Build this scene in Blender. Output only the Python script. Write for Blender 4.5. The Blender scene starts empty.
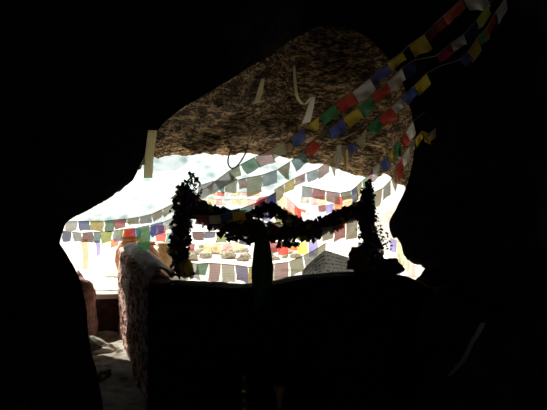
import bpy, bmesh, math, random
from mathutils import Vector, noise
random.seed(7)
R = random.Random(11)
sc = bpy.context.scene
COL = sc.collection
F = 540.0; EYE = 1.6

def P(px, py, Y):
    """A place seen in the photograph at distance Y, as a world point."""
    return Vector(((px - 273.5) / F * Y, Y, EYE - (py - 205) / F * Y))

# ------------------------------------------------------------------ materials
def new_mat(name):
    m = bpy.data.materials.new(name); m.use_nodes = True
    nt = m.node_tree; nt.nodes.clear()
    return m, nt, nt.nodes.new('ShaderNodeOutputMaterial')

def rock_mat(name, cols, scale=6.0, bump=0.6, stretch=(1, 1, 1), rough=0.95, fine=4.0, ramp=(.42, .82)):
    m, nt, out = new_mat(name); N = nt.nodes; L = nt.links
    b = N.new('ShaderNodeBsdfPrincipled'); b.inputs['Roughness'].default_value = rough
    b.inputs['Specular IOR Level'].default_value = 0.15
    tc = N.new('ShaderNodeTexCoord'); mp = N.new('ShaderNodeMapping'); mp.inputs['Scale'].default_value = stretch
    L.new(tc.outputs['Object'], mp.inputs['Vector'])
    n1 = N.new('ShaderNodeTexNoise'); n1.inputs['Scale'].default_value = scale; n1.inputs['Detail'].default_value = 8
    n1.inputs['Roughness'].default_value = 0.65
    v = N.new('ShaderNodeTexVoronoi'); v.inputs['Scale'].default_value = scale * fine
    L.new(mp.outputs[0], n1.inputs['Vector']); L.new(mp.outputs[0], v.inputs['Vector'])
    mix = N.new('ShaderNodeMath'); mix.operation = 'MULTIPLY_ADD'; mix.inputs[1].default_value = 0.35
    L.new(v.outputs['Distance'], mix.inputs[0]); L.new(n1.outputs['Fac'], mix.inputs[2])
    cr = N.new('ShaderNodeValToRGB'); e = cr.color_ramp.elements
    k = len(cols)
    e[0].position = ramp[0]; e[0].color = (*cols[0], 1); e[1].position = ramp[1]; e[1].color = (*cols[-1], 1)
    for i in range(1, k - 1):
        q = e.new(ramp[0] + (ramp[1] - ramp[0]) * i / (k - 1)); q.color = (*cols[i], 1)
    L.new(mix.outputs[0], cr.inputs['Fac']); L.new(cr.outputs['Color'], b.inputs['Base Color'])
    bp = N.new('ShaderNodeBump'); bp.inputs['Strength'].default_value = bump; bp.inputs['Distance'].default_value = 0.05
    L.new(mix.outputs[0], bp.inputs['Height']); L.new(bp.outputs[0], b.inputs['Normal'])
    L.new(b.outputs[0], out.inputs['Surface'])
    return m

M = {}
M['ceiling'] = rock_mat('brown_conglomerate', [(.010, .007, .004), (.10, .062, .028), (.58, .40, .21)], 8, 1.0, (.8, .8, 2.8), fine=3.0, ramp=(.48, .84))
M['dark_rock'] = rock_mat('shade_black_rock', [(.012, .010, .010), (.035, .026, .027), (.06, .045, .045)], 2.0, .7)  # near-black colour carries the shade on the cave's unlit rock
M['cliff'] = rock_mat('cliff_rock', [(.15, .12, .08), (.45, .4, .3)], 1.0, .7)
M['floor'] = rock_mat('worn_stone_floor', [(.10, .09, .07), (.25, .23, .19), (.38, .36, .3)], 2.2, .7)
M['cave_floor'] = rock_mat('dark_cave_floor', [(.01, .009, .008), (.03, .026, .022)], 3.0, .7)
M['terrace'] = rock_mat('pale_dust', [(.5, .45, .36), (.78, .74, .66)], 3.0, .2)
M['hill'] = rock_mat('haze_pale_hillside', [(.20, .30, .27), (.38, .46, .42), (.70, .72, .66), (.8, .8, .76)], .15, .3, (1, 1, 1), fine=5)  # lighter colours stand in for haze over the distant hill
M['red_stone'] = rock_mat('red_mud_masonry', [(.06, .025, .02), (.40, .18, .13), (.85, .60, .50)], 12, .9, (.5, .5, 1), fine=2, ramp=(.5, .76))
M['pink_rock'] = rock_mat('pink_rock', [(.10, .06, .055), (.42, .27, .24)], 4, .6)
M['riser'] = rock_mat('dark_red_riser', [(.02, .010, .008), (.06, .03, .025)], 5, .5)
M['grey_rock'] = rock_mat('pale_rubble', [(.22, .19, .15), (.6, .55, .46)], 6, .5)
M['tan_rock'] = rock_mat('tan_rock', [(.3, .22, .14), (.7, .58, .44)], 5, .5)
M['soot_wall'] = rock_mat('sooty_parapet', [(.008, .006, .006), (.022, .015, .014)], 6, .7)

def simple(name, col, rough=.8, metal=0.0, bump=0.0):
    m, nt, out = new_mat(name); N = nt.nodes; L = nt.links
    b = N.new('ShaderNodeBsdfPrincipled'); b.inputs['Roughness'].default_value = rough; b.inputs['Metallic'].default_value = metal
    n = N.new('ShaderNodeTexNoise'); n.inputs['Scale'].default_value = 14; n.inputs['Detail'].default_value = 5
    cr = N.new('ShaderNodeValToRGB')
    cr.color_ramp.elements[0].position = .3; cr.color_ramp.elements[1].position = .7
    cr.color_ramp.elements[0].color = (*[c * .65 for c in col], 1); cr.color_ramp.elements[1].color = (*[min(1, c * 1.15) for c in col], 1)
    L.new(n.outputs['Fac'], cr.inputs['Fac']); L.new(cr.outputs[0], b.inputs['Base Color'])
    if bump:
        bp = N.new('ShaderNodeBump'); bp.inputs['Strength'].default_value = bump; bp.inputs['Distance'].default_value = .02
        L.new(n.outputs['Fac'], bp.inputs['Height']); L.new(bp.outputs[0], b.inputs['Normal'])
    L.new(b.outputs[0], out.inputs['Surface'])
    return m

M['cord'] = simple('pale_cord', (.55, .52, .45)); M['wire'] = simple('black_wire', (.02, .02, .02), .5)
M['rope'] = simple('white_rope', (.75, .70, .6)); M['stick'] = simple('pale_bamboo', (.72, .60, .36), .6)
M['bark'] = simple('dark_bark', (.03, .022, .016), .9, 0, .5); M['clay'] = simple('brown_clay', (.42, .17, .06), .7, 0, .2)
M['tan_clay'] = simple('tan_clay', (.5, .38, .2), .7); M['brass'] = simple('dull_brass', (.35, .22, .08), .35, .9)
M['silver'] = simple('silver_tip', (.95, .95, .95), .25, .3); M['slab'] = simple('pale_slab', (.55, .5, .43), .8, 0, .3)

def cloth_mat(name, col, trans=.5, script=False, gauze=.2):
    m, nt, out = new_mat(name); N = nt.nodes; L = nt.links
    d = N.new('ShaderNodeBsdfDiffuse'); t = N.new('ShaderNodeBsdfTranslucent'); mx = N.new('ShaderNodeMixShader')
    mx.inputs[0].default_value = trans
    tc = N.new('ShaderNodeTexCoord')
    # printed lines of prayer script: rows broken up by noise
    sep = N.new('ShaderNodeSeparateXYZ'); L.new(tc.outputs['UV'], sep.inputs[0])
    row = N.new('ShaderNodeMath'); row.operation = 'MULTIPLY'; row.inputs[1].default_value = 40 if not script else 46
    L.new(sep.outputs[1], row.inputs[0])
    sn = N.new('ShaderNodeMath'); sn.operation = 'SINE'; L.new(row.outputs[0], sn.inputs[0])
    mp = N.new('ShaderNodeMapping'); mp.inputs['Scale'].default_value = (26, 9, 1); L.new(tc.outputs['UV'], mp.inputs['Vector'])
    nz = N.new('ShaderNodeTexNoise'); nz.inputs['Scale'].default_value = 1.0; nz.inputs['Detail'].default_value = 1; L.new(mp.outputs[0], nz.inputs['Vector'])
    ad = N.new('ShaderNodeMath'); ad.operation = 'MULTIPLY_ADD'; ad.inputs[1].default_value = .16 if script else .25
    L.new(sn.outputs[0], ad.inputs[0]); L.new(nz.outputs['Fac'], ad.inputs[2])
    cr = N.new('ShaderNodeValToRGB'); cr.color_ramp.elements[0].position = .60; cr.color_ramp.elements[1].position = .68
    k = .12 if script else .87
    cr.color_ramp.elements[0].color = (*col, 1); cr.color_ramp.elements[1].color = (*[c * k for c in col], 1)
    L.new(ad.outputs[0], cr.inputs[0])
    L.new(cr.outputs[0], d.inputs['Color']); L.new(cr.outputs[0], t.inputs['Color'])
    L.new(d.outputs[0], mx.inputs[1]); L.new(t.outputs[0], mx.inputs[2])
    tr = N.new('ShaderNodeBsdfTransparent'); tr.inputs['Color'].default_value = (*[.5 + .5 * c for c in col], 1); m2 = N.new('ShaderNodeMixShader'); m2.inputs[0].default_value = .04 if script else gauze
    L.new(mx.outputs[0], m2.inputs[1]); L.new(tr.outputs[0], m2.inputs[2]); L.new(m2.outputs[0], out.inputs['Surface'])
    return m

CC = {'white': (.78, .74, .68), 'blue': (.07, .12, .42), 'red': (.62, .05, .03), 'green': (.04, .27, .09), 'yellow': (.72, .55, .05),
      'maroon': (.24, .03, .03), 'orange': (.7, .17, .05), 'tan': (.5, .40, .22), 'grey': (.42, .42, .40), 'pink': (.62, .33, .30),
      'teal': (.16, .36, .34), 'olive': (.50, .50, .30), 'cream': (.72, .66, .48), 'magenta': (.5, .03, .14), 'navy': (.05, .06, .22),
      'paleblue': (.45, .58, .68), 'brightgreen': (.15, .5, .12), 'lime': (.6, .68, .08), 'violet': (.22, .18, .42)}
for k, v in CC.items():
    v = tuple(min(.9, c * 1.15 + .03) for c in v)
    M['cloth_' + k] = cloth_mat('cloth_' + k, v, .62)
M['cloth_pale_thin'] = cloth_mat('thin_cream_cloth', (.9, .84, .58), .8)
M['cloth_forest'] = cloth_mat('forest_cloth', (.06, .14, .07), .4, False, 0.0)
M['script_cloth'] = cloth_mat('grey_printed_cloth', (.50, .49, .46), .5, True)
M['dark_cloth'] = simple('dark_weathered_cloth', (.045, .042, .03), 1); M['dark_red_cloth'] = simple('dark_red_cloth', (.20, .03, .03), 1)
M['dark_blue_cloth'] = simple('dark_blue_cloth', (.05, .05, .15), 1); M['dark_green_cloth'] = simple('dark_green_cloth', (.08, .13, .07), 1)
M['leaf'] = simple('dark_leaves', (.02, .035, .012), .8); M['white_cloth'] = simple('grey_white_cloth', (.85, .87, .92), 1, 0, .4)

# ------------------------------------------------------------------ objects
def tag(o, label=None, cat=None, group=None, kind=None):
    if label: o['label'] = label
    if cat: o['category'] = cat
    if group: o['group'] = group
    if kind: o['kind'] = kind
    return o

def thing(name, loc, label, cat, group=None):
    o = bpy.data.objects.new(name, None); COL.objects.link(o); o.location = loc
    o.empty_display_size = .05
    return tag(o, label, cat, group)

def wloc(o):
    v = Vector(o.location)
    while o.parent: o = o.parent; v += Vector(o.location)
    return v

def mesh(name, verts, faces, mats, parent=None, smooth=True, uvs=None, mi=None, origin=None):
    """world-space vertices -> ONE mesh object"""
    base = wloc(parent) if parent else Vector((0, 0, 0))
    org = Vector(origin) if origin is not None else (base if parent else Vector((0, 0, 0)))
    me = bpy.data.meshes.new(name)
    me.from_pydata([tuple(Vector(v) - org) for v in verts], [], faces)
    if not isinstance(mats, (list, tuple)): mats = [mats]
    for m in mats: me.materials.append(M[m])
    if mi:
        for p, k in zip(me.polygons, mi): p.material_index = k
    if smooth:
        for p in me.polygons: p.use_smooth = True
    if uvs:
        uv = me.uv_layers.new(name='UVMap')
        for l in me.loops: uv.data[l.index].uv = uvs[l.vertex_index]
    me.update()
    o = bpy.data.objects.new(name, me); COL.objects.link(o)
    if parent: o.parent = parent; o.location = org - base
    else: o.location = org
    return o

def tube_data(pts, r, n=6, taper=None):
    V, Fc = [], []
    pts = [Vector(p) for p in pts]
    for i, p in enumerate(pts):
        t = (pts[min(i + 1, len(pts) - 1)] - pts[max(i - 1, 0)]).normalized()
        a = t.cross(Vector((0, 1, 0)))
        if a.length < .05: a = t.cross(Vector((1, 0, 0)))
        a.normalize(); b = t.cross(a).normalized()
        rr = r if taper is None else r * (1 + (taper - 1) * i / (len(pts) - 1))
        for k in range(n):
            an = 2 * math.pi * k / n
            V.append(p + a * math.cos(an) * rr + b * math.sin(an) * rr)
    for i in range(len(pts) - 1):
        for k in range(n):
            Fc.append((i * n + k, i * n + (k + 1) % n, (i + 1) * n + (k + 1) % n, (i + 1) * n + k))
    Fc.append(tuple(range(n))[::-1]); Fc.append(tuple((len(pts) - 1) * n + k for k in range(n)))
    return V, Fc

def spline(pts, n):
    """Catmull-Rom through points"""
    pts = [Vector(p) for p in pts]; out = []
    for i in range(len(pts) - 1):
        p0 = pts[max(i - 1, 0)]; p1 = pts[i]; p2 = pts[i + 1]; p3 = pts[min(i + 2, len(pts) - 1)]
        for k in range(n):
            t = k / n
            out.append(.5 * ((2 * p1) + (p2 - p0) * t + (2 * p0 - 5 * p1 + 4 * p2 - p3) * t * t + (3 * p1 - p0 - 3 * p2 + p3) * t ** 3))
    out.append(pts[-1]); return out

# ------------------------------------------------------------------ the cave shell: rings from the back of the cave to the cliff outside
D = [(106,430,4.0),(96,372,4.3),(88,335,4.6),(84,298,4.8),(77,274,5.0),(63,250,5.2),(59,243,5.2),(63,229,5.3),(70,220,5.3),(90,209,5.3),
     (104,200,5.3),(118,190,5.2),(130,180,5.05),(140,166,4.9),(148,150,4.7),(156,134,4.7),(168,121,4.8),(196,102,4.8),(216,89,4.8),(236,77,4.9),(262,61,5.2),
     (296,38,5.6),(330,26,5.7),(364,34,5.7),(390,60,5.6),(405,92,5.5),(412,122,5.4),(413,150,5.4),(407,182,5.5),(402,196,5.5),
     (397,209,5.5),(391,222,5.5),(392,233,5.5),(398,238,5.5),(402,246,5.5),(405,257,5.5),(412,262,5.5),(424,268,5.5),(421,276,5.5),(412,285,5.5),(404,310,5.5),(400,430,5.5)]
E = {13:(146,161,5.8),14:(151,157,6.6),15:(160,156,7.4),16:(174,155,8),17:(198,153,8.2),18:(216,152,8.2),19:(232,152,8.2),20:(256,151,8.2),21:(290,148,8.2),
     22:(322,152,8.2),23:(345,158,8.2),24:(362,164,7.9),25:(374,169,7.5),26:(386,176,7.1),27:(396,183,6.8),28:(405,187,6.5)}
CX, CZ = 250.0, 215.0
def radial(p, cx=0.0, cz=1.4):
    a = math.atan2(p.z - cz, p.x - cx); return Vector((math.cos(a), 0, math.sin(a)))
n = len(D)
ringD = [P(*d) for d in D]
ringE = []
for i, d in enumerate(D):
    if i in E: ringE.append(P(*E[i])); continue
    out = Vector((d[0] - CX, d[1] - CZ)); out.normalize()
    ringE.append(P(d[0] + out.x * 14, d[1] + out.y * 14, d[2] + 1.3))
def outward(p, add, dy):
    r = radial(p, -.2, 1.4); q = p + r * add; q.y += dy; return q
ringC2 = [outward(p, 1.2, -.35) for p in ringD]
ringC = [Vector((0, 2.3, 1.5)) + radial(p, -.2, 1.4) * 3.4 for p in ringD]
ringB = [Vector((0, -1.5, 1.5)) + radial(p, -.2, 1.4) * 3.4 for p in ringD]
ringA = [Vector((0, -3.6, 1.5)) + radial(p, -.2, 1.4) * 2.2 for p in ringD]
ringZ = [Vector((0, -4.2, 1.5)) + radial(p, -.2, 1.4) * .1 for p in ringD]
ringE2 = [outward(p, .35, .25) for p in ringE]
ringF = [outward(p, 3.0, .5) for p in ringE]
ringG = [outward(p, 11.0, 2.5 if p.z > 1.5 else 0.5) for p in ringE]
rings = [ringZ, ringA, ringB, ringC, ringC2, ringD, ringE, ringE2, ringF, ringG]
sub_r = [3, 4, 6, 8, 12, 30, 3, 8, 8]          # steps between rings
amp = [0, .15, .2, .2, .10, .025, .03, .05, .3, .5]
SUBA = 6
def fine_ring(r):
    return spline(r, SUBA)
FR = [fine_ring(r) for r in rings]
# keep the edge linear where the silhouette is drawn
def shell(name, mat, i0, i1, r0=1, r1=len(rings) - 1):
    V, Fc = [], []; rows = 0
    cols = range(i0 * SUBA, i1 * SUBA + 1)
    for a in range(r0, r1):
        steps = sub_r[a]
        for s in range(steps + (1 if a == r1 - 1 else 0)):
            t = s / steps; am = amp[a] * (1 - t) + amp[a + 1] * t
            if a == 5: am = .025 + (.16 if i0 == 13 else .03) * math.sin(math.pi * t)
            for c in cols:
                p = FR[a][c].lerp(FR[a + 1][c], t)
                if a == 5 and 13 * SUBA < c < 28 * SUBA:
                    dz = max(0, FR[a][c].z - FR[a + 1][c].z); e = min(1, (c - 13 * SUBA) / 9, (28 * SUBA - c) / 9)
                    p = p - Vector((0, 0, 1)) * dz * .80 * math.sin(math.pi * t) * (1 - .35 * t) * e
                q = p * 1.0
                nv = Vector((noise.fractal(q * 1.7, 1, 2, 4), noise.fractal(q * 1.7 + Vector((9, 3, 1)), 1, 2, 4), noise.fractal(q * 1.7 + Vector((2, 8, 5)), 1, 2, 4)))
                nv2 = Vector((0, 0, noise.fractal(Vector((q.x * 7, q.y * 5, q.z * 7)), 1, 2, 3))) * (.05 if a == 5 and .03 < t < .97 else 0)
                V.append(p + nv * am + nv2)
            rows += 1
    w = len(cols)
    for r in range(rows - 1):
        for c in range(w - 1):
            Fc.append((r * w + c, r * w + c + 1, (r + 1) * w + c + 1, (r + 1) * w + c))
    return mesh(name, V, Fc, mat)
def structure(o, label):
    return tag(o, label=label, kind='structure', cat='cave') if False else tag(o, kind='structure', label=label)
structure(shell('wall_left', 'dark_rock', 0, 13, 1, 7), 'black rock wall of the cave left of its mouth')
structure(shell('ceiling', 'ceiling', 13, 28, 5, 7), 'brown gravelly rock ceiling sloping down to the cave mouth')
structure(shell('ceiling_near', 'dark_rock', 13, 28, 1, 5), 'cave ceiling above the near part of the cave, coloured black as shade')
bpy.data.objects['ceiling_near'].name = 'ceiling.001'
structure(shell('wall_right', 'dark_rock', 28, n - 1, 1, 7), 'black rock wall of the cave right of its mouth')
structure(shell('wall_front', 'cliff', 0, n - 1, 6, 9), 'cliff face around the outside of the cave mouth')
structure(shell('wall_back', 'dark_rock', 0, n - 1, 0, 1 + 0) if False else mesh('wall_back',
    FR[1] + [Vector((0, -4.2, 1.5))], [(i, i + 1, len(FR[1])) for i in range(len(FR[1]) - 1)], 'dark_rock'), 'black back end of the cave')

# floors -------------------------------------------------------------
def grid(name, x0, x1, y0, y1, z, nx, ny, mat, a=.02, f=2.0, zf=None):
    V, Fc = [], []
    for j in range(ny + 1):
        for i in range(nx + 1):
            x = x0 + (x1 - x0) * i / nx; y = y0 + (y1 - y0) * j / ny
            zz = z + noise.fractal(Vector((x * f, y * f, 3)), 1, 2, 4) * a
            if zf: zz += zf(x, y)
            V.append((x, y, zz))
    for j in range(ny):
        for i in range(nx):
            k = j * (nx + 1) + i; Fc.append((k, k + 1, k + nx + 2, k + nx + 1))
    return mesh(name, V, Fc, mat)
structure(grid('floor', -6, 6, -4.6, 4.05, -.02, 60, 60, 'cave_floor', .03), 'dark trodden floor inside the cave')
structure(grid('floor_passage', -4.5, -.75, 4.05, 7.05, 0, 50, 60, 'floor', .07, 2.2), 'worn grey stone floor of the passage left of the parapet')
bpy.data.objects['floor_passage'].name = 'floor.001'
structure(grid('floor_side', -.75, 5, 4.05, 7.05, 0, 50, 30, 'cave_floor', .05))if False else structure(grid('floor_side', -.75, 5, 4.05, 7.05, 0, 50, 30, 'cave_floor', .05), 'floor behind the parapet, coloured dark as shade')  # near-black colour blots out light falling over the parapet
bpy.data.objects['floor_side'].name = 'floor.002'
structure(grid('ground', -14, 14, 7.0, 15, .5, 110, 60, 'terrace', .03, 1.0, lambda x, y: -max(0, y - 14) * .5), 'sunlit pale ground of the terrace outside')
structure(grid('ground_slope', -90, 90, 15, 50, -.1, 60, 30, 'terrace', .5, .2, lambda x, y: -max(0, 1 - abs(y - 30) / 15) * 3), 'bright valley ground beyond the terrace')
bpy.data.objects['ground_slope'].name = 'ground.001'
structure(grid('hillside', -110, 110, 48, 120, 0, 120, 60, 'hill', 3.0, .08, lambda x, y: (y - 50) * .62), 'hillside coloured pale as haze with grey green scrub far beyond the cave mouth')

# ------------------------------------------------------------------ masonry
def wall_mesh(name, pts, thick, ztop, mat, parent, zb=-.1, nz=14, ns=50, rough=.02, flip=1):
    """wall along pts (x,y), thickness to the right, rounded rough top"""
    pts = [Vector((p[0], p[1], 0)) for p in pts]
    line = [pts[0].lerp(pts[1], i / ns) for i in range(ns + 1)]
    d = (pts[1] - pts[0]).normalized(); nr = Vector((d.y, -d.x, 0)) * flip
    V, Fc = [], []
    m = 0
    for i, p in enumerate(line):
        zt = ztop(i / ns)
        prof = [(0, zb + (zt - .03 - zb) * k / nz) for k in range(nz + 1)] + [(.03, zt - .005), (thick * .5, zt + .01), (thick - .03, zt - .005)] + \
               [(thick, zt - .03 - (zt - .03 - zb) * k / nz) for k in range(nz + 1)]
        m = len(prof)
        for (o_, z) in prof:
            q = p + nr * o_ + Vector((0, 0, z))
            dd = noise.fractal(q * 5, 1, 2, 4) * rough + noise.fractal(q * 14, 1, 2, 2) * rough * .6
            q = q + nr * dd * (1 if o_ > thick / 2 else -1) + Vector((0, 0, dd * .6 if z > zb + .1 else 0))
            V.append(q)
    for i in range(ns):
        for k in range(m - 1):
            Fc.append((i * m + k, i * m + k + 1, (i + 1) * m + k + 1, (i + 1) * m + k))
    Fc.append(tuple(range(m))[::-1]); Fc.append(tuple(ns * m + k for k in range(m)))
    return mesh(name, V, Fc, mat, parent)
pw = thing('parapet_wall', (0, 4.0, 0), 'low dark sooty masonry parapet wall closing the cave mouth, with a red mottled side return', 'wall')
def ztop_front(t):   # slightly sagging then higher to the right
    y = [280.5, 279.5, 281, 283, 282, 276, 272.5, 271, 270.5, 275, 286, 290]
    k = t * (len(y) - 1); i = min(int(k), len(y) - 2); py = y[i] + (y[i + 1] - y[i]) * (k - i)
    return EYE - (py - 205) / F * 4.3
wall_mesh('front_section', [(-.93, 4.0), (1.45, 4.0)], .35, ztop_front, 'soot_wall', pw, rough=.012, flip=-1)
rs = wall_mesh('side_return', [(-.93, 4.05), (-1.97, 6.85)], .20, lambda t: 1.02 + .05 * t, 'red_stone', pw, rough=.03, flip=1)
tag(rs, 'mottled reddish stone side return of the parapet')

def rock(name, c, r, mat, seed=0, rough=.35, sub=3, parent=None, squash=(1, 1, 1)):
    bm = bmesh.new(); bmesh.ops.create_icosphere(bm, subdivisions=sub, radius=1)
    V = []
    for v in bm.verts:
        q = v.co.copy(); k = 1 + noise.fractal(q * 1.4 + Vector((seed * 3.1, seed, 0)), 1, 2, 4) * rough
        V.append(Vector(c) + Vector((q.x * squash[0], q.y * squash[1], q.z * squash[2])) * r * k)
    Fc = [tuple(v.index for v in f.verts) for f in bm.faces]; bm.free()
    return mesh(name, V, Fc, mat, parent, origin=None if parent else Vector(c), smooth=True)

# steps and rocks in the passage
st = thing('stone_step', (-2.12, 7.0, 0), 'dark reddish stone step with pale worn edge at end of left passage', 'step')
def box(name, x0, x1, y0, y1, z0, z1, mat, parent=None, jit=.01, origin=None):
    bm = bmesh.new(); bmesh.ops.create_cube(bm, size=1)
    bmesh.ops.scale(bm, vec=(x1 - x0, y1 - y0, z1 - z0), verts=bm.verts)
    bmesh.ops.translate(bm, vec=((x0 + x1) / 2, (y0 + y1) / 2, (z0 + z1) / 2), verts=bm.verts)
    bmesh.ops.subdivide_edges(bm, edges=bm.edges, cuts=7, use_grid_fill=True)
    V = [v.co + noise.noise_vector(v.co * 6) * jit for v in bm.verts]
    Fc = [tuple(v.index for v in f.verts) for f in bm.faces]; bm.free()
    return mesh(name, V, Fc, mat, parent, smooth=False, origin=origin)
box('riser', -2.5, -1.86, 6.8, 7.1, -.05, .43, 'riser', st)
tag(box('edge_slab', -2.5, -1.88, 6.74, 7.12, .43, .49, 'slab', st, .014), 'pale worn slab edge')

rk = rock('boulder', P(84, 312, 6.5) + Vector((-.05, 0, -.06)), .5, 'pink_rock', 3, .3, 4, None, (.40, .4, 1.0))
tag(rk, 'tall pinkish boulder at the left side of the passage next to the step', 'boulder')
tag(rock('boulder', P(98, 343, 5.9) + Vector((-.1, 0, -.1)), .24, 'floor', 5, .4, 4, None, (1.2, .8, .6)), 'grey knobbly boulder on the passage floor below the pinkish boulder', 'boulder')
tag(rock('boulder', P(118, 298, 7.6) + Vector((-.3, 0, .0)), .2, 'tan_rock', 8, .4, 4, None, (1.5, .8, .55)), 'sunlit tan boulder lying on the ground just above the step', 'boulder')
tag(rock('boulder', (-1.72, 5.0, .0), .2, 'floor', 19, .4, 4, None, (.9, 1.2, .4)), 'low flat rock nearest the viewer on the passage floor', 'boulder')
tag(rock('boulder', P(424, 296, 4.9) + Vector((.06, .1, -.06)), .2, 'riser', 14, .35, 4, None, (.9, .9, 1.0)), 'small brown rock leaning in the lower right corner of the cave mouth', 'boulder')

# rubble row on the terrace
placed = []
for i in range(34):
    px = R.uniform(188, 246) if i < 24 else R.uniform(272, 300)
    y = R.uniform(11.0, 13.2); rr = R.uniform(.05, .13)
    x = (px - 273.5) / F * y
    for _try in range(60):
        if all((x - a) ** 2 + (y - b) ** 2 > (1.45 * (rr + c)) ** 2 for a, b, c in placed): break
        px = R.uniform(186, 246) if i < 24 else R.uniform(268, 302); y = R.uniform(10.6, 13.4); x = (px - 273.5) / F * y
    placed.append((x, y, rr))
    o = rock('rubble_stone', (x, y, .5 + rr * .45), rr, 'grey_rock', i, .45, 2, None, (1.2, 1, .75))
    tag(o, 'pale broken stone in the rubble strewn across the sunlit terrace', 'stone', 'rubble stones on the terrace')

V, Fc = [], []
for j in range(25):
    for i in range(49):
        a = 2 * math.pi * i / 48; r_ = 5.5 * j / 24
        q = Vector((5.6 + r_ * math.cos(a), 24 + r_ * math.sin(a), -1.2 + 5.0 * (1 - j / 24) ** .9))
        V.append(q + noise.noise_vector(q * .6) * .5 + noise.noise_vector(q * 2) * .12)
for j in range(24):
    for i in range(48): Fc.append((j * 49 + i, (j + 1) * 49 + i, (j + 1) * 49 + i + 1, j * 49 + i + 1))
tag(mesh('added_mound', V, Fc, 'terrace', None, origin=(5.6, 24, -1.2)), 'pale mound added to whiten the right end of the cave mouth', 'rock')  # mound added so the right gap turns white

# white cloth lying on the side wall
def ribbon(name, centre, width_vec, mat, parent=None, ripple=.02, nu=30, nv=6, thick=.01, seed=0, arch=0.0):
    c = spline(centre, max(2, nu // (len(centre) - 1))); V, Fc, UV = [], [], []
    for i, p in enumerate(c):
        for j in range(nv + 1):
            s = j / nv - .5
            wv = width_vec(i / (len(c) - 1)) if callable(width_vec) else width_vec
            q = p + wv * s
            q = q + Vector((0, 0, 1)) * (noise.noise(q * 8 + Vector((seed, 0, 0))) * ripple + arch * (1 - 4 * s * s)) + Vector((0, 1, 0)) * noise.noise(q * 9 + Vector((0, seed, 4))) * ripple
            V.append(q); UV.append((i / (len(c) - 1), j / nv))
    m = nv + 1
    for i in range(len(c) - 1):
        for j in range(nv): Fc.append((i * m + j, i * m + j + 1, (i + 1) * m + j + 1, (i + 1) * m + j))
    o = mesh(name, V, Fc, mat, parent, uvs=UV, origin=None if parent else c[0])
    if thick:
        sm = o.modifiers.new('thickness', 'SOLIDIFY'); sm.thickness = thick
    return o
wc = ribbon('folded_cloth', [(-.90, 4.3, 1.04), (-1.10, 4.9, 1.05), (-1.43, 5.8, 1.075), (-1.70, 6.5, 1.09)], Vector((.21, .07, 0)), 'white_cloth', None, .035, 40, 8, .02, 3, .06)
tag(wc, 'grey white cloth bundled along the top of the reddish side wall', 'cloth')

def lathe(name, c, prof, mat, parent=None, n=28, wob=0, seed=0):
    V, Fc = [], []
    for (r, z) in prof:
        for k in range(n):
            a = 2 * math.pi * k / n
            rr = r * (1 + wob * noise.noise(Vector((math.cos(a) * 2 + seed, math.sin(a) * 2, z * 2))))
            V.append(Vector(c) + Vector((rr * math.cos(a), rr * math.sin(a), z)))
    m = len(prof)
    for i in range(m - 1):
        for k in range(n): Fc.append((i * n + k, i * n + (k + 1) % n, (i + 1) * n + (k + 1) % n, (i + 1) * n + k))
    Fc.append(tuple(range(n))[::-1]); Fc.append(tuple((m - 1) * n + k for k in range(n)))
    return mesh(name, V, Fc, mat, parent, origin=None if parent else Vector(c))
jar = [(.11, 0), (.16, .06), (.20, .2), (.19, .34), (.14, .43), (.10, .47), (.10, .50), (.13, .53), (.13, .54), (.09, .54), (.08, .48)]
for (px, Y, s, mt, lab) in [(130, 8.6, 1.16, 'clay', 'brown clay jar behind far end of white cloth, leftmost of three jars'), (146, 7.9, 1.08, 'clay', 'large brown clay jar behind the middle of the white cloth'),
                            (165, 8.4, .98, 'tan_clay', 'tan clay jar standing left of the dark cloth wrapped post')]:
    x = (px - 273.5) / F * Y
    t = thing('clay_jar', (x, Y, .48), lab, 'jar', 'jars on the terrace')
    lathe('body', (x, Y, .48), [(a * s, b * s) for a, b in jar], mt, t, 28, .06, px)
    V, Fc = tube_data([Vector((x + .13 * s * math.cos(a), Y + .13 * s * math.sin(a), .48 + .50 * s)) for a in [2 * math.pi * k / 20 for k in range(21)]], .012, 5)
    mesh('rim', V, Fc, mt, t)

# ------------------------------------------------------------------ prayer flags
def interpY(k, n_, Y0, Y1): return Y0 + (Y1 - Y0) * k / max(1, n_ - 1)
def flag_mesh(a, b, h, mat, parent, seed, depth=.04, nu=6, nv=6, tri=False):
    """cloth hung between a and b, reaching down by vector h"""
    V, Fc, UV = [], [], []
    for j in range(nv + 1):
        v = j / nv
        for i in range(nu + 1):
            u = i / nu
            uu = u if not tri else .5 + (u - .5) * (1 - .85 * v)
            p = a.lerp(b, uu) + h * v * (1 + .08 * math.sin(u * 3 + seed))
            w = noise.noise(Vector((u * 2.3 + seed * 7.3, v * 1.8, seed))) * depth * (.3 + v)
            p = p + Vector((w * .35, w, 0))
            V.append(p); UV.append((u, v))
    m = nu + 1
    for j in range(nv):
        for i in range(nu): Fc.append((j * m + i, j * m + i + 1, (j + 1) * m + i + 1, (j + 1) * m + i))
    return mesh('flag', V, Fc, 'cloth_' + mat, parent, uvs=UV)
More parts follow.
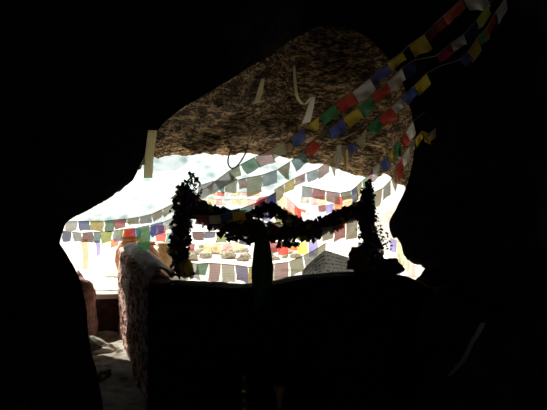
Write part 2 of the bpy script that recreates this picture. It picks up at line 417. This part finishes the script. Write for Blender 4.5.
def flag_string(label, Y0, Y1, knots, segs, hang=(1, 9), group=None, cordmat='cord', cr=.0035, gap=.05, dep=.04):
    """segs[i] = colour | (colour, dx, dy[, 'tri']) | None between knot i and i+1"""
    nk = len(knots); K = [P(k[0], k[1], interpY(i, nk, Y0, Y1)) for i, k in enumerate(knots)]
    mid = K[nk // 2]
    t = thing('prayer_flag_string', mid, label, 'prayer flags', group)
    V, Fc = tube_data(K, cr, 5); mesh('cord', V, Fc, cordmat, t)
    for i, s in enumerate(segs):
        if s is None: continue
        if isinstance(s, str): s = (s,) + tuple(hang)
        Y = (K[i].y + K[i + 1].y) / 2
        h = Vector((s[1] / F * Y, R.uniform(-.03, .03), -s[2] / F * Y))
        a, b = K[i].lerp(K[i + 1], gap / 2), K[i].lerp(K[i + 1], 1 - gap / 2)
        if a.x > b.x: a, b = b, a
        o = flag_mesh(a, b, h, s[0], t, i * 1.7 + len(knots), dep, tri=len(s) > 3)
        o['label'] = s[0].replace('paleblue', 'pale blue').replace('brightgreen', 'bright green') + ' cloth flag'
    return t

flag_string('longest and uppermost string of prayer flags, running down to the left leafy post', 2.9, 5.0,
 [(530,-26),(506,-16),(484,-8),(462,-1),(442,17),(425,34),(408,46),(403,51),(387,63),(370,78),(352,92),(335,104),(319,116),(304,128),(291,138),(285,142),(272,149),(255,157),(240,165),(229,171),(206,188),(196,194)],
 [None,None,('white',8,13),('orange',6,8),('maroon',5,9),('yellow',8,12),None,('yellow',5,8),('blue',5,9),('white',7,10),('red',7,9),('green',5,11),('yellow',6,9,'tri'),('blue',3,10),None,('olive',1,11),('pink',4,12),('green',6,9),('olive',1,11),('grey',8,7),None])
flag_string('second string of prayer flags, directly under the longest, curving into the bright cave mouth', 3.0, 5.2,
 [(512,-22),(489,3),(476,21),(464,34),(450,44),(436,56),(414,60),(402,68),(387,83),(371,96),(358,107),(343,118),(328,130),(314,139),(304,151),(291,161),(277,170),(262,175),(246,178),(238,180),(226,181),(214,181),(198,186)],
 [None,('lime',4,9),('navy',6,10),('white',4,9),('magenta',4,9),None,('navy',4,12),('white',5,10),('red',5,8),('green',6,10),('yellow',6,11),('blue',5,11),None,('red',8,6),('teal',5,11),('tan',3,14,'tri'),('paleblue',0,12),('olive',1,18),('pink',1,10),('cream',-2,12),('teal',3,12,'tri'),('grey',0,14)])
flag_string('third string of smaller prayer flags below the second, in front of brown ceiling', 3.2, 4.8,
 [(520,-20),(506,-3),(496,12),(487,28),(478,37),(468,52),(459,60),(440,66),(427,73),(414,86),(401,98),(391,107),(378,118),(367,128),(356,142),(347,146),(338,152),(328,161)],
 [None,('white',2,12),('red',1,10),('brightgreen',4,9),('yellow',4,12),('blue',4,8),None,None,('yellow',5,10),('blue',5,8),('white',6,7),('red',6,10),('green',6,8),('olive',3,14,'tri'),('blue',2,9),('tan',2,16,'tri'),('tan',2,18,'tri')])
flag_string('string of pale pink and white prayer flags hanging across bright hill in the mouth', 5.6, 6.2,
 [(330,160),(318,169),(306,173),(295,178),(284,184),(274,190)], [('pink',0,11),('paleblue',2,9),('pink',-1,9),('yellow',0,10),('tan',0,12)])
flag_string('small string of folded prayer flags hanging steeply at right edge of the ceiling', 4.6, 5.2,
 [(425,112),(413,121),(406,132),(400,140),(393,147),(388,155),(380,163),(373,168),(369,175),(362,181),(357,186),(351,191),(340,193),(326,191),(313,188),(302,186)],
 [None,('white',4,11),('red',4,9),('green',2,13),('yellow',1,11),('blue',3,10),('white',0,14),('magenta',0,12),('brightgreen',1,12),('yellow',0,12),('navy',2,14),('tan',2,8),('pink',0,11),('red',-1,9),('grey',0,10)])
flag_string('cluster string of yellow tan and red flags falling along right rock edge of the mouth', 4.9, 5.4,
 [(436,128),(429,134),(422,131),(415,139),(409,147),(402,157),(396,169),(391,180),(383,188),(374,192),(366,190)],
 [('tan',0,9),('yellow',3,10),('yellow',2,8),('olive',0,10),('white',2,11),('red',2,13),('tan',4,12),('grey',0,14),('tan',-2,16),('teal',0,14)])
flag_string('left string with large white blue and yellow flags starting at left rock edge', 5.9, 5.2,
 [(56,223),(65,222),(78,221),(90,221),(104,221),(114,220),(127,219),(140,217),(152,214),(163,209),(175,203),(186,198)],
 [None,('white',-1,10),('blue',0,10),('yellow',0,10),('green',0,11),('red',0,9),('tan',0,7),('grey',0,8),('tan',0,8),('olive',0,8),None])
flag_string('lower left string of navy and maroon flags, below the white blue and yellow flags', 6.3, 5.6,
 [(54,231),(62,231),(72,232),(82,233),(93,232),(101,232),(113,231),(124,229),(136,228),(150,225),(164,222),(178,216)],
 [None,('navy',0,10),('grey',0,10),('maroon',0,10),('teal',0,10),('lime',0,11),('paleblue',0,12),('red',0,9),('green',0,24),('blue',0,12),('white',0,10)])
flag_string('tangled string of small bright flags above the clay jars, lower row', 8.9, 8.7,
 [(110,240),(119,238),(128,238),(137,237),(146,236),(155,234),(166,234),(178,230)], [('orange',0,8),('white',0,9),('green',0,14),('pink',0,12),('paleblue',0,16),('red',0,8),('teal',0,12)])
flag_string('tangled string of small bright flags above the clay jars, upper row', 9.3, 9.0,
 [(116,230),(125,230),(133,229),(142,229),(149,227),(157,225),(166,226),(176,224)], [('yellow',0,10),('red',0,9),('blue',0,9),('olive',0,13),('violet',0,9),('red',0,10),('white',0,10)])
flag_string('low string of faded flags hanging left of central draped cloth, above the parapet', 4.9, 4.9,
 [(176,258),(187,262),(197,264),(209,263),(221,264),(235,265),(248,267),(258,267)], [None,('white',4,17),('green',-2,11),('pink',-1,17),('cream',1,18),('violet',1,16),('yellow',0,17)], dep=.03)
flag_string('low string of faded flags hanging right of central draped cloth, above the parapet', 4.9, 4.9,
 [(262,268),(274,264),(289,262),(303,256),(315,250),(326,243)], [('green',0,16),('pink',0,18),('olive',2,15),('grey',3,16),('olive',-1,22)], dep=.03)
flag_string('string of dim maroon cream blue and yellow flags across front of the thick dark garland', 4.2, 4.2,
 [(186,212),(196,216),(209,216),(221,215),(232,212),(246,210),(260,222),(270,224),(281,222)], [None,('maroon',0,9),('cream',0,8),('blue',0,8),('yellow',0,10),None,('green',0,12),('maroon',0,11)], dep=.02)
flag_string('short string of yellow red and grey flags below the right half of dark garland', 4.3, 4.3,
 [(312,232),(322,228),(334,227),(346,222),(358,216),(366,212)], [('navy',0,10),('olive',0,12),('red',0,16),('tan',0,20),None], dep=.03)
flag_string('short string of yellow and dark flags dangling under left half of the dark garland', 4.7, 4.7,
 [(192,232),(204,232),(216,232),(227,232),(238,234),(250,236)], [('maroon',0,8),('violet',0,6),('lime',0,11),('navy',0,8),('violet',0,9)], dep=.03)
flag_string('small string of red white and green flags in the tangle above middle of garland', 8.3, 8.4,
 [(258,198),(268,196),(277,193),(286,197),(294,204),(301,211),(310,214)], [('maroon',0,16),('navy',0,18),('olive',0,20),('pink',0,16),('red',0,12),('white',0,8)])
flag_string('short string of pink and white flags low in the tangle behind garland middle', 8.6, 8.6,
 [(262,208),(271,209),(280,208),(288,209),(297,208),(306,210)], [('violet',0,12),('white',0,14),('orange',0,12),('yellow',0,10),('red',0,9)])
flag_string('distant row of small pink and tan flags strung low across the bright gap above garland', 9.0, 9.0,
 [(196,197),(207,198),(215,199),(223,199),(231,199),(239,199),(247,199),(256,200),(266,198)], [('grey',0,6),('tan',0,6),('pink',0,6),('grey',0,6),('tan',0,6),('olive',0,7),('pink',0,8),('red',0,8)])
flag_string('distant upper row of tiny faded flags in the bright gap above garland left part', 10.0, 10.0,
 [(200,190),(209,191),(217,192),(225,192),(233,192),(241,192),(250,192),(260,190)], [('grey',0,4),('tan',0,4),('red',0,4),('grey',0,4),('olive',0,4),('pink',0,4),('tan',0,5)])
flag_string('string of small red and pale flags in bright gap above right half of garland', 9.0, 9.0,
 [(300,196),(310,197),(318,197),(326,196),(335,197),(343,197),(352,196)], [('grey',0,7),('pink',0,9),('olive',0,9),('white',0,7),('red',0,9),('tan',0,10)])
flag_string('second lower string of maroon and pale flags in bright gap above right half of garland', 8.7, 8.7,
 [(318,206),(326,205),(334,204),(343,203),(352,201),(362,198)], [('maroon',0,6),('violet',0,8),('orange',0,9),('tan',0,10),('olive',0,12)])
flag_string('faint pale flags hanging outside in narrow gap at lower right of the mouth', 8.0, 8.0,
 [(382,236),(390,238),(397,241),(404,242),(412,246)], [('white',0,18),('violet',0,12),('olive',0,26),('cream',0,30)])
flag_string('pale flags strung outside beside the small brown rock at right corner', 8.4, 8.4,
 [(392,262),(400,262),(408,263),(416,266),(426,267)], [('violet',0,12),('white',0,16),('pink',0,16),('white',0,14)])
flag_string('string of red and orange flags near the terrace ground right of central draped cloth', 9.5, 9.5,
 [(268,241),(278,242),(289,243),(297,243),(308,242),(318,241)], [('maroon',0,10),('red',0,12),('orange',0,8),('yellow',0,12),('violet',0,14)])
flag_string('string of small dim flags near the rubble left of central draped cloth', 10.5, 10.5,
 [(188,243),(195,244),(203,245),(212,244),(222,244),(232,243),(244,241)], [('maroon',0,7),None,('olive',0,9),('tan',0,8),('pink',0,7),('olive',0,9)])

flag_string('crossing string of dim small flags rising from the middle tangle to right post', 4.8, 4.9,
 [(275,214),(287,219),(299,222),(311,223),(323,221),(335,216),(347,211),(358,205)], [('lime',0,9),('red',0,9),('navy',0,9),('olive',0,9),('maroon',0,12),('tan',0,9),('tan',0,12)])
flag_string('row of red and dark flags looping from left leafy post to garland', 4.5, 4.6,
 [(183,190),(192,198),(203,205),(214,209),(226,211),(240,209),(254,204),(266,198),(276,192)], [('maroon',0,12),('red',2,8),('maroon',0,9),('green',0,9),('navy',0,8),('teal',0,10),('maroon',0,10),('navy',0,12)])

# printed cloth above the right part of the parapet
pc = mesh('printed_cloth', *(lambda: (lambda V, Fc: (V, Fc))(
    [P(302 + 64 * u, (272 - 22 * min(1, u / .36) ** .8 if u < .36 else 250 + 13 * (u - .36) / .64) * (1 - v) + (277 - 2 * u) * v, 4.6 + .03 * math.sin(u * 14) + .1 * v) for v in [j / 10 for j in range(11)] for u in [i / 24 for i in range(25)]],
    [(j * 25 + i, j * 25 + i + 1, (j + 1) * 25 + i + 1, (j + 1) * 25 + i) for j in range(10) for i in range(24)]))(), 'script_cloth',
    uvs=[(i / 24 * 1.6, j / 10 * .9) for j in range(11) for i in range(25)], origin=None)
tag(pc, 'large grey cloth printed with black script hung right of the centre behind the parapet', 'cloth')

# hanging scarves on the left
def scarf(px, y0, y1, w, Y, mat, lab, lean=0, seed=0):
    o = ribbon('hanging_scarf', [P(px, y0, Y), P(px + lean * .5 + 1, (y0 + y1) / 2, Y), P(px + lean, y1, Y)], lambda t: Vector((w / F * Y * (1 - .35 * t), .03, 0)), mat, None, .015, 20, 5, 0, seed)
    return tag(o, lab, 'scarf')
scarf(84, 239, 270, 6, 6.6, 'cloth_tan', 'twisted tan and grey scarf hanging from the left flag strings', 1, 1)
scarf(107, 240, 273, 7, 8.4, 'cloth_pale_thin', 'pale yellow scarf hanging straight over left passage', 0, 2)
scarf(97, 240, 256, 4, 8.5, 'cloth_violet', 'short violet scarf hanging between the tan and the yellow one', 1, 3)
scarf(345, 150, 172, 6, 4.7, 'cloth_tan', 'tan scarf dangling from third flag string against the hill', 0, 4)
scarf(339, 146, 169, 5, 4.6, 'cloth_grey', 'narrow grey scarf dangling just left of the tan one against the hill', -2, 5)

# ------------------------------------------------------------------ thick garland of old flags
def tatters(rows, Y, count, size, mats, parent, name, dY=.12, seed=1):
    """many small torn cloth pieces inside an outline given as (py, xmin, xmax)"""
    rr = random.Random(seed); V, Fc, MI = [], [], []
    tot = sum((rows[i + 1][0] - rows[i][0]) * ((rows[i][2] - rows[i][1]) + (rows[i + 1][2] - rows[i + 1][1])) / 2 for i in range(len(rows) - 1))
    for _ in range(count):
        py = rr.uniform(rows[0][0], rows[-1][0])
        for i in range(len(rows) - 1):
            if rows[i][0] <= py <= rows[i + 1][0]: break
        t = (py - rows[i][0]) / (rows[i + 1][0] - rows[i][0]); a = rows[i][1] * (1 - t) + rows[i + 1][1] * t; b = rows[i][2] * (1 - t) + rows[i + 1][2] * t
        c = P(rr.uniform(a, b), py, Y); c.y += rr.uniform(-dY, dY)
        s = size * rr.uniform(.5, 1.3); ang = rr.uniform(0, 6.28); el = rr.uniform(-.6, .6)
        u = Vector((math.cos(ang), math.sin(el) * .8, math.sin(ang))) * s; w = Vector((-math.sin(ang), math.cos(el) * .6, math.cos(ang))) * s * rr.uniform(.35, .9)
        k = len(V); V += [c - u * .5, c + w * .5 + Vector((0, s * .2, 0)), c + u * .6, c - w * .5]
        Fc.append((k, k + 1, k + 2, k + 3)); MI.append(rr.randrange(len(mats)))
    return mesh(name, V, Fc, mats, parent, smooth=False, mi=MI)

def garland(gl, Y, r, spread, count, seed, label):
    gt = thing('flag_garland', P(gl[len(gl) // 2][0], gl[len(gl) // 2][1], Y), label, 'garland')
    gp = spline([P(a, b, Y) for a, b in gl], 6)
    V, Fc = tube_data(gp, r, 14); V = [v + Vector((0, noise.noise(v * 11) * .03, noise.fractal(v * 9, 1, 2, 3) * .03)) for v in V]
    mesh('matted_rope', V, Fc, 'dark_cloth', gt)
    V2, F2, MI = [], [], []; rr = random.Random(seed)
    for _ in range(count):
        u = rr.random(); c = gp[int(u * (len(gp) - 1))].copy()
        th = spread * (.4 + .6 * math.sin(math.pi * u))
        c += Vector((rr.uniform(-.04, .04), rr.uniform(-.08, .08), rr.uniform(-th, th * .75)))
        s = rr.uniform(.03, .075); ang = rr.uniform(0, 6.28)
        a = Vector((math.cos(ang), rr.uniform(-.4, .4), math.sin(ang))) * s; b = Vector((-math.sin(ang), rr.uniform(-.4, .4), math.cos(ang))) * s * .7
        q = len(V2); V2 += [c - a * .5, c + b * .5, c + a * .5, c - b * .6]; F2.append((q, q + 1, q + 2, q + 3)); MI.append(rr.choice([0, 0, 0, 0, 1, 1, 2, 3, 4, 5, 6, 7]))
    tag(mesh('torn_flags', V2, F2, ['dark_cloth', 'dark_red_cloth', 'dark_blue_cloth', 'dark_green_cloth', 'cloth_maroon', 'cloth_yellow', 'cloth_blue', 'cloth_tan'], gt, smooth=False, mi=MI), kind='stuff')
garland([(184,196),(194,207),(210,218),(232,227),(258,232),(284,233),(306,230),(328,223),(348,214),(366,206)], 4.4, .055, .11, 650, 5,
  'thick dark garland of old matted flags sagging between the two leafy posts')
garland([(184,188),(192,197),(202,206),(216,213),(236,217),(254,215),(268,209),(278,212),(290,218),(300,224)], 4.55, .03, .07, 330, 6,
  'thinner reddish upper garland of torn flags above left half of the thick one')

# ------------------------------------------------------------------ leafy posts
def leafy_post(label, px, y0, y1, Y, rows_cloth, rows_leaf, seed, nleaf, ncloth):
    t = thing('leafy_post', P(px, y1, Y), label, 'post')
    V, Fc = tube_data([P(px + 2 * math.sin(k * 1.3 + seed), y1 + (y0 - y1) * k / 8, Y) for k in range(9)], .028, 9, .45)
    mesh('pole', V, Fc, 'bark', t)
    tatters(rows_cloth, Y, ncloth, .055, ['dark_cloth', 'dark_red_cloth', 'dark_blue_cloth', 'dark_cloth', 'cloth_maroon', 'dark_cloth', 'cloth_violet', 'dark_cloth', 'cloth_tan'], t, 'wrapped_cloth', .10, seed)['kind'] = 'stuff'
    # branches with leaves
    rg = random.Random(seed); BV, BF, LV, LF = [], [], [], []
    for _ in range(16):
        i = rg.randrange(len(rows_leaf) - 1); a = rows_leaf[i]; 
        tip = P(rg.uniform(a[1], a[2]), rg.uniform(a[0], rows_leaf[i + 1][0]), Y + rg.uniform(-.1, .1))
        root = P(px, min(y1, (tip.z and (205 - (tip.z - EYE) * F / Y)) + rg.uniform(8, 22)), Y)
        v, f = tube_data([root, root.lerp(tip, .5) + Vector((0, 0, -.01)), tip], .006, 4, .4)
        k = len(BV); BV += v; BF += [tuple(x + k for x in q) for q in f]
    mesh('branches', BV, BF, 'bark', t, smooth=False)
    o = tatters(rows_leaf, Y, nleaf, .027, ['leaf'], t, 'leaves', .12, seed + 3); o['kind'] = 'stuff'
    return t
leafy_post('left dark leafy post wrapped in old flags at the left end of garland', 183, 182, 276, 4.18,
  [(192,178,188),(200,175,200),(212,173,194),(225,173,189),(245,172,187),(262,172,188),(277,168,196)],
  [(172,189,192),(180,185,199),(190,178,202),(200,174,199),(215,171,194),(232,170,190),(255,169,189)], 21, 430, 420)
leafy_post('right dark leafy post wrapped in old flags at the right end of garland', 371, 184, 269, 4.18,
  [(190,364,370),(200,361,372),(212,357,372),(225,360,373),(240,364,378),(252,362,382),(268,354,394)],
  [(180,367,371),(190,363,373),(205,359,374),(220,357,378),(235,358,388),(250,362,392)], 33, 380, 420)
bm_ = rock('cloth_heap', P(360, 262, 4.18), .10, 'dark_red_cloth', 4, .5, 4, None, (.9, .7, 1.15)); tag(bm_, 'dim dark red cloth heap on the right part of the parapet', 'cloth heap')
tag(rock('cloth_heap', P(383, 271, 4.18), .095, 'dark_cloth', 6, .5, 4, None, (1.35, .7, 1.0)), 'black cloth heap on parapet beside the right rock wall', 'cloth heap')
yb = rock('cloth_bundle', P(186, 268, 4.1), .065, 'cloth_yellow', 9, .35, 4, None, (.8, .6, 1.05)); tag(yb, 'yellow cloth bundle on the parapet at foot of the left leafy post', 'cloth bundle')

# central draped cloth hanging from the garland
dc = thing('draped_cloth', P(261, 300, 4.0) , 'long dark draped cloth hanging from the middle of garland over the parapet', 'cloth')
prof = [(224,262,3),(232,262,5),(242,262,8),(255,262,10),(268,262,11.5),(280,262,11),(290,261,9),(300,259,6),(310,257,3)]
V, Fc = [], []; nn = 40
for (py, cx, w) in prof:
    for k in range(nn):
        a = 2 * math.pi * k / nn; fold = 1 + .16 * math.sin(a * 7 + py * .03)
        c = P(cx, py, 4.0 - .12); rr_ = w * .85 / F * 3.9 * fold
        V.append(c + Vector((rr_ * math.cos(a), rr_ * .55 * math.sin(a), 0)))
for i in range(len(prof) - 1):
    for k in range(nn): Fc.append((i * nn + k, i * nn + (k + 1) % nn, (i + 1) * nn + (k + 1) % nn, (i + 1) * nn + k))
Fc.append(tuple(range(nn))[::-1]); Fc.append(tuple((len(prof) - 1) * nn + k for k in range(nn)))
mesh('folds', V, Fc, 'cloth_forest', dc)
V, Fc = tube_data([P(262 + 6 * math.cos(k / 16 * 6.283), 236, 3.88 ) + Vector((0, .035 * math.sin(k / 16 * 6.283), 0)) for k in range(17)], .008, 6)
mesh('tie', V, Fc, 'dark_red_cloth', dc)

# ------------------------------------------------------------------ things hanging from the ceiling
def tubething(name, pts, r, mat, label, cat, n=8, taper=None):
    V, Fc = tube_data(pts, r, n, taper); o = mesh(name, V, Fc, mat, None, origin=Vector(pts[0])); return tag(o, label, cat)
wr = ribbon('white_ribbon', [P(294, 66, 4.5), P(295, 82, 4.6), P(297, 96, 4.7), P(302, 104, 4.7), P(306, 103.5, 4.7), P(311, 97, 4.75)], lambda t: Vector((.022, .004, .022 * math.sin(min(1, t * 1.6) * 3.1))), 'cloth_cream', None, .004, 30, 4, .003, 6)
tag(wr, 'white ribbon loop hanging from the brown ceiling', 'ribbon')
tubething('black_wire', spline([P(233, 146, 6.4), P(229, 155, 6.4), P(228, 163, 6.4), P(231, 168, 6.4), P(236, 167, 6.4), P(241, 161, 6.4), P(246, 152, 6.4), P(248, 144, 6.4)], 5), .009, 'wire', 'thin black wire loop dangling from the lip of the ceiling', 'wire')
tubething('thin_cord', [P(252, 76, 4.8), P(247, 88, 4.8)], .008, 'stick', 'short tan cord end hanging left of the pale cloth strip on ceiling', 'cord')
def strip(name, c, w, mat, label, cat, seed=0, rip=.02):
    o = ribbon(name, c, (lambda t: Vector((w * (.5 + .6 * t), .02, .02 * t))) if seed in (1, 2) else Vector((w, .02, 0)), mat, None, rip, 16, 5, .004, seed); return tag(o, label, cat)
strip('cloth_strip', [P(152.5, 130, 4.5), P(151, 142, 4.5), P(149, 160, 4.5), P(148, 178, 4.5)], .07, 'cloth_pale_thin', 'long stiff pale cream cloth strip hanging at left edge of the ceiling', 'cloth strip', 3, .006)
strip('cloth_strip', [P(263, 78, 4.6), P(260, 90, 4.65), P(256, 103, 4.7)], .055, 'cloth_pale_thin', 'pale cloth strip hanging alone on the ceiling left of white ribbon', 'cloth strip', 1)
strip('cloth_strip', [P(313, 98, 4.7), P(310, 110, 4.7), P(306, 122, 4.7)], .07, 'cloth_white', 'grey white cloth strip hanging right below the white ribbon loop', 'cloth strip', 2)
tubething('tan_cord', spline([P(326, 134, 4.7), P(318, 138, 4.7), P(306, 147, 4.7)], 4), .007, 'stick', 'short tan cord crossing above the red flag at ceiling lip', 'cord')
tubething('tan_cord', spline([P(368, 110, 4.4), P(362, 124, 4.5), P(354, 132, 4.5), P(342, 138, 4.6)], 4), .011, 'stick', 'curved tan cord behind the yellow and green flags of the second string', 'cord')

# ------------------------------------------------------------------ dim things in the dark foreground
fx = P(244, 392, 3.2)
t = thing('offering_lamp', (fx.x, 3.2, .40), 'tiny dim offering lamp with silvery tip in the dark foreground', 'lamp')
lathe('body', (fx.x, 3.2, .40), [(.06, 0), (.065, .01), (.03, .03), (.018, .06), (.03, .09), (.045, .12), (.02, .125), (.012, .17)], 'brass', t)
lathe('tip', (fx.x, 3.2, .57), [(.006, 0), (.011, .008), (.011, .016), (.004, .024)], 'silver', t, 14)
box('offering_table', fx.x - .25, fx.x + .45, 3.0, 3.35, -.02, .40, 'soot_wall', None, .006, origin=(fx.x, 3.2, 0))
tag(bpy.data.objects['offering_table'], 'dark low stone block under the small offerings in the foreground', 'stone block')
gx = P(279, 374, 3.2)
t = thing('offering_cup', (gx.x, 3.2, .40), 'dim ochre offering cup standing right of the silvery tipped lamp', 'cup')
lathe('bowl', (gx.x, 3.2, .40), [(.022, 0), (.025, .01), (.012, .03), (.02, .06), (.03, .09), (.035, .13), (.03, .13), (.02, .1)], 'clay', t, 20)
lathe('foot_ring', (gx.x, 3.2, .398), [(.03, 0), (.03, .006), (.02, .008)], 'clay', t, 20)
tag(rock('boulder', (1.32, 3.5, .42), .55, 'dark_rock', 22, .25, 4, None, (.8, .75, 1.15)), 'big dark rock under the dim scarf at right of the foreground', 'boulder')
strip('cloth_scarf', [P(483, 322, 3.0), P(475, 338, 2.98), P(464, 356, 2.96), P(450, 376, 2.94)], .035, 'cloth_grey', 'dim pale scarf draped down dark right rock in the foreground', 'scarf', 5, .015)
wb = ribbon('white_cloth', [P(85, 322, 5.7), P(83, 333, 5.6), P(88, 345, 5.5), P(98, 350, 5.5)], Vector((.09, .05, .03)), 'white_cloth', None, .03, 20, 5, .01, 8)
tag(wb, 'small bluish white cloth crumpled beside the pinkish boulder on passage floor', 'cloth')

# ------------------------------------------------------------------ light, sky, camera
w = bpy.data.worlds.new('sky'); sc.world = w; w.use_nodes = True; nt = w.node_tree; nt.nodes.clear()
bg = nt.nodes.new('ShaderNodeBackground'); ow = nt.nodes.new('ShaderNodeOutputWorld')
bg.inputs['Color'].default_value = (.86, .94, 1.0, 1); bg.inputs['Strength'].default_value = 1.3
nt.links.new(bg.outputs[0], ow.inputs[0])
sl = bpy.data.lights.new('sun', 'SUN'); sl.energy = 8; sl.angle = .01; sl.color = (1, .96, .88)
so = bpy.data.objects.new('sun', sl); COL.objects.link(so)
d = Vector((.6, -.75, -1.0)).normalized()     # light travels into the cave mouth from high above the valley
so.rotation_euler = d.to_track_quat('-Z', 'Y').to_euler(); so.location = (0, 20, 20)

cd = bpy.data.cameras.new('camera'); cam = bpy.data.objects.new('camera', cd); COL.objects.link(cam)
cam.location = (0, 0, EYE); cam.rotation_euler = (math.pi / 2, 0, 0)
cd.sensor_width = 36; cd.lens = 36 * F / 547; cd.clip_start = .05; cd.clip_end = 600
sc.camera = cam
sc.view_settings.view_transform = 'Standard'; sc.view_settings.look = 'None'; sc.view_settings.gamma = 1
sc.view_settings.use_curve_mapping = False; sc.view_settings.exposure = 0.0
